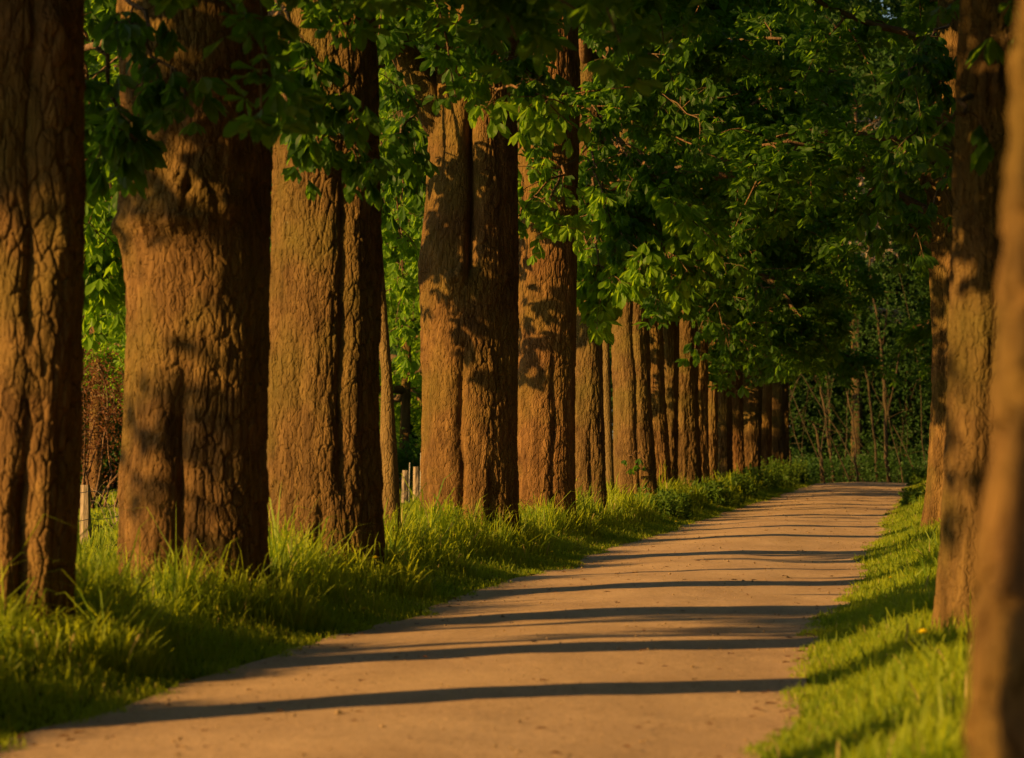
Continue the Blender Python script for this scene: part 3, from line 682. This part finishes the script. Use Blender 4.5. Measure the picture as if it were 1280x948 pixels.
def shrub(name, label, cat, px, Y, w, h, n, lm, size, seed, group=None, twigs=14, nleaf=3, z0=0.1):
    x = at(px, 556, Y)[0]; root = empty(name, (x, Y, float(gz(x, Y)))); tag(root, label, cat, group)
    rs = RS(seed); bb, lb = MB(), MB(); P = []
    for i in range(twigs):
        az = rs.uniform(0, 6.28); el = rad(rs.uniform(40, 88))
        pts = wander((rs.normal(0, w * 0.12), rs.normal(0, w * 0.12), -0.05), (math.cos(az) * math.cos(el), math.sin(az) * math.cos(el), math.sin(el)), h * rs.uniform(0.7, 1.15), 7, rs, 0.02, 0.14)
        tube(bb, pts, np.linspace(0.02, 0.005, 8) * max(0.3, h / 2.5), 5)
        for k in range(3, 8):
            sp = wander(pts[k], nrm(rs.normal(0, 1, 3) + [0, 0, .3]), rs.uniform(0.15, 0.4) * h * 0.6, 4, rs, 0.03, 0.2)
            tube(bb, sp, np.linspace(0.007, 0.003, 5) * max(0.3, h / 2.5), 3, cap=False); P.append(sp)
    bb.build('stems', M['dry_twig'] if lm is None else M['twig'], root, True)
    if lm:
        P = np.concatenate(P); q = P[rs.randint(0, len(P), n)] + rs.normal(0, 0.06 * max(0.4, h), (n, 3))
        q[:, 2] = np.maximum(q[:, 2], z0)
        leaf_geo(lb, q, rs.normal(0, 0.6, (n, 3)) + [0, 0, -0.5], size * rs.uniform(0.6, 1.2, n), rs, nleaf, False)
        lb.build('foliage', M[lm], root)
    return root
shrub('shrub', 'copper brown leaved twiggy shrub behind the fence at left', 'shrub', 112, 50, 2.5, 3.3, 3200, 'leaf_copper', 0.10, 401, twigs=14, nleaf=2)
shrub('shrub', 'low green shrub behind the twin posts seen through the gap', 'shrub', 512, 70, 1.5, 1.5, 1600, 'leaf', 0.14, 402)
shrub('bare_shrub', 'pale dry leafless bush beside the fence post at left', 'shrub', 145, 38, 0.4, 0.85, 0, None, 0.1, 403, twigs=6)
for i, (px, Y, h, lab) in enumerate([(100, 66, 4.2, 'dark dense bush in the hedge, behind the copper shrub'), (150, 68, 4.6, 'dark dense bush in the hedge, behind the knotted trunk'),
                                      (60, 66, 4.4, 'dark dense bush in the hedge, behind the edge trunk'), (490, 88, 4.0, 'dark dense bush under the bright tree in the gap'), (530, 90, 4.4, 'dark dense bush behind the wide forked trunk')]):
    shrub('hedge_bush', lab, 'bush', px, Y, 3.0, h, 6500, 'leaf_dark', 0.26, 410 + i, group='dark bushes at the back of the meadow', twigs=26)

# small unseen trees added left of the picture to shade the nearest trunks
for i, (x, y, sc) in enumerate([(-11.2, 11.9, 1.0), (-11.0, 10.4, 1.0), (-8.5, 11.8, 0.88)]):
    root = empty('meadow_tree', (x, y, float(gz(x, y)))); tag(root, ['thin small tree by the fence outside the picture, dappling the knotted trunk', 'bushy small tree by the fence outside the picture, shading the edge trunk', 'bushy small tree nearest the row outside the picture, shading the edge trunk'][i], 'tree')
    make_trunk('trunk', root, [(0, x, 0.12), (3, x, 0.09)], y, 24, 0.1, top=6, seeds=77, bark=0.01)
    add_crown(root, proto(*crown_arrays(52, 16, 9, 26, False, zlo=4.25, zhi=7.0, lim=(0.9, 1.8), nleaf=5, size=0.27), M['leaf'], M['twig']) if i else proto(*crown_arrays(51, 13, 7, 9, False, zlo=4.1, zhi=6.5, lim=(1.2, 2.3), nleaf=5, size=0.22), M['leaf'], M['twig']), 0.5, sc)

# ------------------------------------------------------------------ pasture fence
fx = lambda Y: float(np.interp(Y, [20, 31.8, 35.2, 55, 60, 82], [-9.4, -9.58, -9.95, -10.17, -10.72, -12.4]))
fence = empty('pasture_fence', (-9.7, 32, float(gz(-9.7, 32)))); tag(fence, 'weathered split post and wire fence along the meadow behind the trees', 'fence')
fo = np.array(fence.location); rs = RS(5)
postY = [22.5, 27.2, 31.8, 35.2, 39.6, 44.0, 48.5, 52.6, 55.0, 58.2, 62.5, 67, 72, 77, 82]
tops = []
for i, Y in enumerate(postY):
    b = np.array([fx(Y), Y, float(gz(fx(Y), Y)) - 0.1]); hgt = rs.uniform(0.72, 0.86)
    tilt = np.array([rs.normal(0, 0.06), rs.normal(0, 0.05), 1.0])
    mb = MB(); pts = b + np.linspace(0, hgt, 6)[:, None] * tilt
    tube(mb, pts - fo, np.array([0.072, 0.07, 0.068, 0.07, 0.066, 0.06]) * rs.uniform(0.9, 1.1), 7, rough=0.13, seed=i)
    o = mb.build('post', M['post'], fence)
    tops.append(b + tilt * hgt)
    if i in (3, 5, 8, 9, 11):
        mb = MB(); q = b + np.array([0.09, -0.05, 0]); tube(mb, np.array([q, q + [0.01, 0, 0.5], q + [0.02, 0, hgt + rs.uniform(0.15, 0.4)]]) - fo, 0.013, 6)
        mb.build('stake', M['white_stake'], fence)
for fr in (0.45, 0.9):
    mb = MB(); pts = []
    for k in range(len(postY) - 1):
        a, b = tops[k].copy(), tops[k + 1].copy()
        a[2] -= (1 - fr) * 0.7; b[2] -= (1 - fr) * 0.7; a[0] += .06; b[0] += .06
        for s in np.linspace(0, 1, 6)[:-1]:
            p = a + (b - a) * s; p[2] -= 0.05 * 4 * s * (1 - s); pts.append(p)
    tube(mb, np.array(pts) - fo, 0.004, 4); mb.build('wire', M['wire'], fence)

# ------------------------------------------------------------------ the wood that closes the view
rs = RS(55); lb = MB()
def wood_mass(x0, x1, y0, y1, n, hmax, size, seed):
    rs = RS(seed)
    X = rs.uniform(x0, x1, n * 3); Y = y0 + (y1 - y0) * rs.rand(n * 3); Z = rs.rand(n * 3) ** 0.9 * hmax
    c = fbm(X * 0.35, Y * 0.35, Z * 0.35, seed, 3)
    top = hmax * (0.8 + 0.2 * vnoise(X * 0.15, Y * 0.1, 0, seed))
    k = (c > -0.3) & (Z < top); X, Y, Z = X[k][:n], Y[k][:n], Z[k][:n]
    P = np.stack([X, Y, Z + gz(X, Y)], -1)
    leaf_geo(lb, P, rs.normal(0, 0.5, (len(P), 3)) + [0, 0, -0.7], size * rs.uniform(0.6, 1.3, len(P)), rs, 3, False)
wood_mass(-9, 9, 115, 128, 60000, 32, 0.36, 61)
wood_mass(-60, -9, 108, 128, 30000, 22, 0.42, 62)
wood_mass(9, 40, 100, 125, 9000, 20, 0.5, 63)
wood_mass(-60, 40, 128, 136, 80000, 38, 0.85, 64)
wood_mass(-12, 10, 124, 128, 22000, 12, 0.6, 67)
wood_mass(9, 28, -25, 100, 60000, 28, 1.0, 69)  # unseen mass added along the right to cut sky fill
wood_mass(-9, 28, -42, -16, 26000, 26, 1.0, 70)  # unseen mass added behind the camera to block sky light
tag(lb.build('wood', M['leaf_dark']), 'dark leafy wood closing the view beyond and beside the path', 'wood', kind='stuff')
lb = MB(); n = 9000; X = rs.uniform(-9, 6, n); Y = rs.uniform(97, 112, n)
hh = 0.5 + 1.7 * sstep(97, 110, Y) * (0.6 + 0.4 * vnoise(X * 0.5, Y * 0.5, 0, 66))
keep = (X < -4.2) | (X > -0.4) | (Y > 104)
P = np.stack([X, Y, gz(X, Y) + hh * rs.rand(n) ** 0.7], -1)[keep]
leaf_geo(lb, P, rs.normal(0, 0.5, (len(P), 3)) + [0, 0, -0.6], 0.17 * rs.uniform(0.6, 1.3, len(P)), rs, 3, False)
n = 14000; X = rs.uniform(-9, 5, n); Y = rs.uniform(106, 114, n); Z = 0.4 + 8.5 * rs.rand(n) ** 1.2
k = fbm(X * 0.5, Y * 0.5, Z * 0.45, 68, 3) > 0.05
P = np.stack([X, Y, gz(X, Y) + Z], -1)[k]
leaf_geo(lb, P, rs.normal(0, 0.5, (len(P), 3)) + [0, 0, -0.6], 0.17 * rs.uniform(0.5, 1.2, len(P)), rs, 3, False)
tag(lb.build('undergrowth', M['leaf_dark']), 'dark low undergrowth at the edge of the wood', 'undergrowth', kind='stuff')

def sapling(label, pts_px, r0, forks, Y, crown=True, seed=1, mat='pale_bark', name='sapling', group='thin trees at the edge of the wood', nl=260):
    p = np.array([at(a, b, Y) for a, b in pts_px]); x, y = p[0][0], Y
    p[0][2] = float(gz(x, Y)) - 0.1
    root = empty(name, (x, y, float(gz(x, y)))); tag(root, label, 'tree', group); o = np.array(root.location)
    mb = MB(); tt = np.linspace(0, len(p) - 1, 4 * len(p)); k = np.minimum(len(p) - 2, tt.astype(int))
    q = p[k] + (p[k + 1] - p[k]) * (tt - k)[:, None] - o
    q[1:-1] += RS(seed).normal(0, 0.025, q[1:-1].shape)
    r0 *= 0.55
    tube(mb, q, np.linspace(r0, r0 * 0.4, len(q)), 8)
    ends = [q[-1]]
    for f in forks:
        g = np.array([at(a, b, Y + 0.2 * i) for i, (a, b) in enumerate(f)]) - o
        tube(mb, g, np.linspace(r0 * 0.6, r0 * 0.25, len(g)), 6); ends.append(g[-1])
    mb.build('trunk', M[mat], root, True)
    if crown:
        rs = RS(seed); lb = MB(); P = []
        for e in ends:
            m_ = nl; P.append(e + np.array([0, 0, 0.8]) + rs.normal(0, 1, (m_, 3)) * [0.8, 0.7, 1.1])
        P = np.concatenate(P); leaf_geo(lb, P, rs.normal(0, 0.5, (len(P), 3)) + [0, 0, -0.6], 0.17 * rs.uniform(0.6, 1.2, len(P)), rs, 3, False)
        lb.build('crown', M['leaf_dark'], root)
sapling('thin forked sapling leaning left, lit against the dark wood', [(1072, 590), (1066, 520), (1050, 455), (1036, 425)], 0.085, [[(1052, 462), (1058, 448), (1068, 436)]], 104, seed=1)
sapling('tall thin tree bent left above the middle of the path end', [(1098, 570), (1086, 480), (1070, 420), (1054, 385), (1050, 330)], 0.10, [], 106, seed=2)
sapling('tallest slim tree with a high fork, near the right side of the path end', [(1110, 590), (1107, 520), (1103, 450), (1098, 400), (1090, 360), (1084, 300)], 0.15, [[(1104, 430), (1108, 395), (1110, 370)], [(1109, 520), (1120, 470), (1124, 440)]], 105, seed=3)
sapling('dim slim tree left of the thin forked sapling', [(1044, 590), (1032, 520), (1022, 470), (1014, 440)], 0.11, [[(1024, 480), (1012, 455), (1000, 448)]], 107, seed=4)
sapling('dim straight slim tree rising behind the dim slim one', [(1040, 590), (1037, 500), (1030, 430), (1026, 390)], 0.10, [], 109, seed=5)
sapling('pale grey bare leaning trunk left of the path end', [(1031, 575), (1022, 545), (1016, 530)], 0.13, [], 103, crown=False, seed=6, name='dead_tree')
sapling('pale grey straight stump of a trunk beside the last tree of the row', [(990, 590), (986, 560), (983, 535)], 0.14, [], 100, crown=False, seed=7, name='dead_tree')
mb = MB(); rs = RS(97)
for i in range(15):
    x0, y0 = rs.uniform(-6.0, -0.2), rs.uniform(102, 109)
    d = (rs.normal(-0.15, 0.25), rs.normal(0, 0.15), 1.0); L = rs.uniform(3, 8.5)
    pts = wander((x0, y0, float(gz(x0, y0)) - 0.1), d, L, 10, rs, 0.0, 0.07); r = rs.uniform(0.014, 0.03)
    tube(mb, pts, np.linspace(r, 0.007, 11), 5)
    for k in range(3, 10):
        if rs.rand() < 0.8: tube(mb, wander(pts[k], nrm(rs.normal(0, 1, 3) + [0, 0, 0.7]), rs.uniform(0.5, 1.6), 4, rs, 0.0, 0.15), np.linspace(0.010, 0.004, 5), 4, cap=False)
tag(mb.build('bare_thicket', M['thicket_twig'], smooth=True), 'tangle of fine bare stems before the dark wood at the end of the path', 'thicket', kind='stuff')
# pale open tree high above the end of the path
x = at(1075, 250, 118)[0]; root = empty('grey_willow', (x, 112, float(gz(x, 112)))); tag(root, 'pale thinly leaved tree towering over the wood at the end of the path', 'tree')
make_trunk('trunk', root, [(-1, x, 0.22), (6, x, 0.15), (11, x - 0.1, 0.08)], 112, 24, 0.12, top=13, seeds=88, bark=0.01, mat='pale_bark')
lb, bb = crown_arrays(71, 18, 8, 7, False, zlo=7, zhi=13, lim=(1.6, 2.8), nleaf=3, size=0.16)
bb.build('branches', M['dry_twig'], root); lb.build('crown', M['dry_twig'], root)
WT = [(-3.0, 113), (1.5, 115), (4.5, 112), (-7, 108), (-11, 112), (-16, 110), (-22, 113), (-28, 109), (8, 108), (-1.0, 121)]
for i, (x, y) in enumerate(WT):
    root = empty('wood_tree', (x, y, float(gz(x, y)))); tag(root, 'dark leafy tree in the wood beyond the end of the path', 'tree', 'trees of the wood beyond the path')
    make_trunk('trunk', root, [(-1, x, 0.25), (5, x, 0.2), (11, x, 0.1)], y, 20, 0.15, top=14, seeds=300 + i, bark=0.015)
    add_crown(root, wood_cr[i % 2], i * 1.1, 1.1 + 0.1 * (i % 3))

# ------------------------------------------------------------------ grass
def blades(P, H, Wd, rs, lean=0.5, R=None):
    n = len(P); az = rs.uniform(0, 2 * np.pi, n); d = np.stack([np.cos(az), np.sin(az), np.zeros(n)], -1)
    a2 = rs.uniform(0, 2 * np.pi, n); w = np.stack([np.cos(a2), np.sin(a2), np.zeros(n)], -1) * (Wd / 2)[:, None]
    l = H * np.abs(rs.normal(0, lean, n)); up = np.array([0, 0, 1.0])
    m1 = P + up * (H * 0.5)[:, None] + d * (l * 0.25)[:, None]
    m2 = P + up * (H * 0.82)[:, None] + d * (l * 0.62)[:, None]
    tp = P + up * (H * np.clip(1 - 0.25 * l / H, 0.5, 1))[:, None] + d * (l * 1.1)[:, None]
    V = np.stack([P - w, P + w, m1 - w * 0.9, m1 + w * 0.9, m2 - w * 0.6, m2 + w * 0.6, tp], 1).reshape(-1, 3)
    o = (np.arange(n) * 7)[:, None]
    Q = np.concatenate([o + np.array([[0, 1, 3, 2]]), o + np.array([[2, 3, 5, 4]])]); T = o + np.array([[4, 5, 6]])
    R = rs.rand(n) if R is None else R
    return V, T, Q, np.repeat(R, 7)

def verge(name, label, x0, x1, bands, hfun, seed, edge=None):
    rs = RS(seed); mb = MB()
    for (ya, yb, dens, wid) in bands:
        n = int((x1 - x0) * (yb - ya) * dens)
        X = rs.uniform(x0, x1, n); Y = rs.uniform(ya, yb, n)
        h = hfun(X, Y) * rs.uniform(0.45, 1.15, n) * np.where(rs.rand(n) > 0.94, 1.6, 1.0); k = h > 0.012; X, Y, h = X[k], Y[k], h[k]
        P = np.stack([X, Y, gz(X, Y) - 0.01], -1)
        R = np.clip(0.5 + 0.35 * fbm(X * 1.3, Y * 1.3, 0, seed, 3) + rs.normal(0, 0.2, len(X)), 0, 0.95); R[rs.rand(len(X)) > 0.975] = 1.0
        V, T, Q, R = blades(P, h, wid * rs.uniform(0.6, 1.3, len(X)) * np.clip(h / 0.15, 0.7, 1.4), rs, 0.55, R)
        mb.add(V, T, Q, R)
    tag(mb.build(name, M['grass']), label, 'grass', kind='stuff')
def tuft(X, Y):
    t = np.zeros(len(X))
    for k, o in TREES.items():
        if k[0] in 'tfs':
            big = 0.62 if k in ('t1', 't2', 't3', 't4') else 0.45
            d = np.hypot(X - o.location[0] - 0.05, Y - o.location[1] + 0.08)
            t = np.maximum(t, 1 - sstep(big, big + 0.35, d))
    return t
def hleft(X, Y):
    l = ledge(Y) - X
    cl = sstep(-0.05, 0.65, fbm(X * 1.6, Y * 1.1, 0, 33, 3)); keep = (vnoise(X * 60, Y * 60, 0, 35) > -0.15) | (l < 0.45)
    h = 0.05 + 0.05 * sstep(0.15, 0.5, l) + (0.12 + 0.28 * cl) * sstep(0.5, 0.95, l) * (1 - 0.75 * sstep(1.3, 1.9, l))
    g = sstep(-0.10, 0.08, l + 0.10 * vnoise(X * 6, Y * 6, 0, 34))
    tf = tuft(X, Y)
    return np.maximum(h * keep, tf * (0.30 + 0.10 * vnoise(X * 5, Y * 5, 0, 36))) * g
def hright(X, Y):
    l = X - redge(Y)
    cl = sstep(-0.2, 0.6, fbm(X * 1.6, Y * 1.1, 0, 43, 3))
    h = 0.06 + 0.05 * sstep(0.1, 0.5, l) + 0.12 * cl * sstep(0.3, 0.9, l)
    return h * sstep(-0.10, 0.08, l + 0.10 * vnoise(X * 6, Y * 6, 0, 44))
verge('verge_grass', 'ragged grass of the verge under the left row, short by the path and tall round the trunks', -6.0, -3.4,
      [(9, 20, 2500, 0.0095), (20, 36, 1500, 0.012), (36, 60, 900, 0.014), (60, 97, 450, 0.02)], hleft, 71)
verge('verge_grass', 'sunlit grass of the verge under the right row, dotted with dandelions', -0.95, 1.3,
      [(8, 20, 2600, 0.009), (20, 36, 1500, 0.012), (36, 60, 900, 0.014), (60, 97, 450, 0.02)], hright, 72)
def hmead(X, Y): return 0.05 + 0.07 * sstep(-0.3, 0.6, fbm(X * 0.8, Y * 0.8, 0, 53, 3))
verge('meadow_grass', 'green meadow grass behind the left row of trunks', -24.0, -6.0, [(16, 34, 300, 0.014), (34, 95, 100, 0.03)], hmead, 73)

# leafy weeds at the foot of the row
def weed(label, px, Y, dx, h, n, seed, nm='nettle_clump', side=-1):
    x = (float(ledge(Y)) - dx) if side < 0 else (float(redge(Y)) + dx)
    root = empty(nm, (x, Y, float(gz(x, Y)))); tag(root, label, 'weeds', 'leafy weeds along the verges'); rs = RS(seed)
    sb, lb = MB(), MB(); P = []
    for i in range(n):
        b = np.array([rs.normal(0, h * 0.45), rs.normal(0, h * 0.5), -0.03])
        pts = wander(b, (rs.normal(0, 0.25), rs.normal(0, 0.25), 1), h * rs.uniform(0.6, 1.1), 6, rs, 0.0, 0.08)
        tube(sb, pts, np.linspace(0.005, 0.002, 7), 4)
        for k in range(1, 7):
            for s in (0, 1): P.append(pts[k] + rs.normal(0, 0.02, 3))
    P = np.array(P); leaf_geo(lb, P, rs.normal(0, 0.6, (len(P), 3)) + [0, 0, -0.35], 0.11 * rs.uniform(0.6, 1.3, len(P)), rs, 3, False, 50, 90)
    sb.build('stems', M['stem_green'], root); lb.build('leaves', M['weed'], root)
weed('bushy nettles at the foot of the last trunks of the left row', 0, 77, 0.75, 0.75, 70, 501)
weed('nettles just before the bushy clump at the far end of the left row', 0, 71, 0.7, 0.5, 50, 502)
weed('nettles in front of the bright far trunk', 0, 62, 0.6, 0.5, 50, 503)
weed('small weeds in front of the dappled sturdy trunk', 0, 54, 0.6, 0.45, 40, 504)
weed('weeds beyond the last trunk where the path tops out, left side', 0, 86, 0.5, 0.5, 60, 505)
weed('weeds at the right edge where the path tops out', 0, 84, 0.25, 0.45, 60, 506, side=1)
weed('small weeds in front of the wide double trunk', 0, 45, 0.6, 0.4, 40, 507)
weed('weeds in the right verge beside the far trunk', 0, 55, 0.3, 0.3, 40, 508, side=1)

# dandelions
def dandelion(label, px, py, Y, h, s=0.02, group=None):
    for _ in range(12):
        p = at(px, py, Y); g = float(gz(p[0], Y)); Y += (p[2] - g - h) / 0.9 * Y * 0.5 if False else (h - (p[2] - g)) * -Y / 1.1 * 0.8
    root = empty('dandelion', (p[0], Y, g)); tag(root, label, 'flower', group)
    top = max(0.06, p[2] - g); sb = MB(); tube(sb, np.array([[0, 0, -0.02], [0.004, 0, top * 0.5], [0, 0, top]]), 0.0025, 5); sb.build('stem', M['stem_green'], root)
    fb = MB(); rs = RS(int(px))
    for ring, (m_, r, zz) in enumerate(((22, 1.0, 0.0), (18, 0.75, 0.25), (12, 0.45, 0.4), (6, 0.2, 0.45))):
        a = np.linspace(0, 2 * np.pi, m_, endpoint=False) + rs.rand()
        for t_ in a:
            d = np.array([math.cos(t_), math.sin(t_), 0]); w = np.array([-d[1], d[0], 0]) * s * 0.13
            e = d * r * s + np.array([0, 0, zz * s * 0.9])
            fb.add(np.array([[0, 0, -0.004], e * 0.6 + w, e, e * 0.6 - w]) + [0, 0, top], [[0, 1, 2], [0, 2, 3]])
    fb.build('flower_head', M['dandelion_yellow'], root)
G = 'dandelions in the grass verges'
dandelion('large yellow dandelion in the grass by the shaded right trunk', 1154, 790, 15.2, 0.24, 0.038, G)
dandelion('yellow dandelion in tall grass below the slim stem', 470, 697, 21.0, 0.34, 0.034, G)
dandelion('yellow dandelion near the path edge, below the one in tall grass', 455, 761, 19.2, 0.12, 0.032, G)
for i, (px, py, Y) in enumerate([(1113, 722, 24), (1131, 720, 24.5), (1088, 770, 18.6), (1144, 690, 29), (1121, 735, 22.5), (1068, 921, 11.6)]):
    dandelion('small yellow dandelion low in the grass of the right verge', px, py, Y, 0.1, 0.02, G)
for i, (px, py, Y) in enumerate([(845, 652, 41), (862, 655, 43), (690, 690, 30)]):
    dandelion('small yellow dandelion beside the left edge of the path', px, py, Y, 0.1, 0.024, G)

# ------------------------------------------------------------------ light, sky, camera
w = bpy.data.worlds.new('World'); scene.world = w; w.use_nodes = True
nt = w.node_tree; bg = nt.nodes['Background']; sky = nt.nodes.new('ShaderNodeTexSky'); sky.sky_type = 'NISHITA'
sky.sun_disc = False; sky.sun_elevation = SUN_EL; sky.sun_rotation = math.atan2(-SUN_H[0], -SUN_H[1]) % (2 * math.pi)
nt.links.new(sky.outputs[0], bg.inputs[0]); bg.inputs[1].default_value = 0.05
sl = bpy.data.lights.new('sun', 'SUN'); sl.energy = 5.0; sl.angle = rad(0.55); sl.color = (1.0, 0.56, 0.16)
so = bpy.data.objects.new('sun', sl); COL.objects.link(so)
so.rotation_euler = Vector((SUN_H[0] * math.cos(SUN_EL), SUN_H[1] * math.cos(SUN_EL), -math.sin(SUN_EL))).to_track_quat('-Z', 'Y').to_euler()
so.location = (-30, -20, 30)
cam = bpy.data.cameras.new('camera'); co_ = bpy.data.objects.new('camera', cam); COL.objects.link(co_)
cam.sensor_width = 36; cam.lens = F / W_ * 36; cam.clip_end = 3000; cam.clip_start = 0.1
rot = Matrix((RGT, UPV, -FWD)).transposed(); co_.matrix_world = Matrix.Translation((0, 0, CAMH)) @ rot.to_4x4()
cam.dof.use_dof = True; cam.dof.focus_distance = 33.0; cam.dof.aperture_fstop = 3.7
scene.camera = co_
vs = scene.view_settings; vs.view_transform = 'Standard'; vs.look = 'None'; vs.exposure = 0.95; vs.gamma = 1; vs.use_curve_mapping = False
scene.render.engine = 'CYCLES'; cy = scene.cycles
cy.use_denoising = True; cy.max_bounces = 6; cy.diffuse_bounces = 3; cy.glossy_bounces = 2; cy.transmission_bounces = 4; cy.transparent_max_bounces = 4
cy.sample_clamp_indirect = 4; cy.caustics_reflective = False; cy.caustics_refractive = False
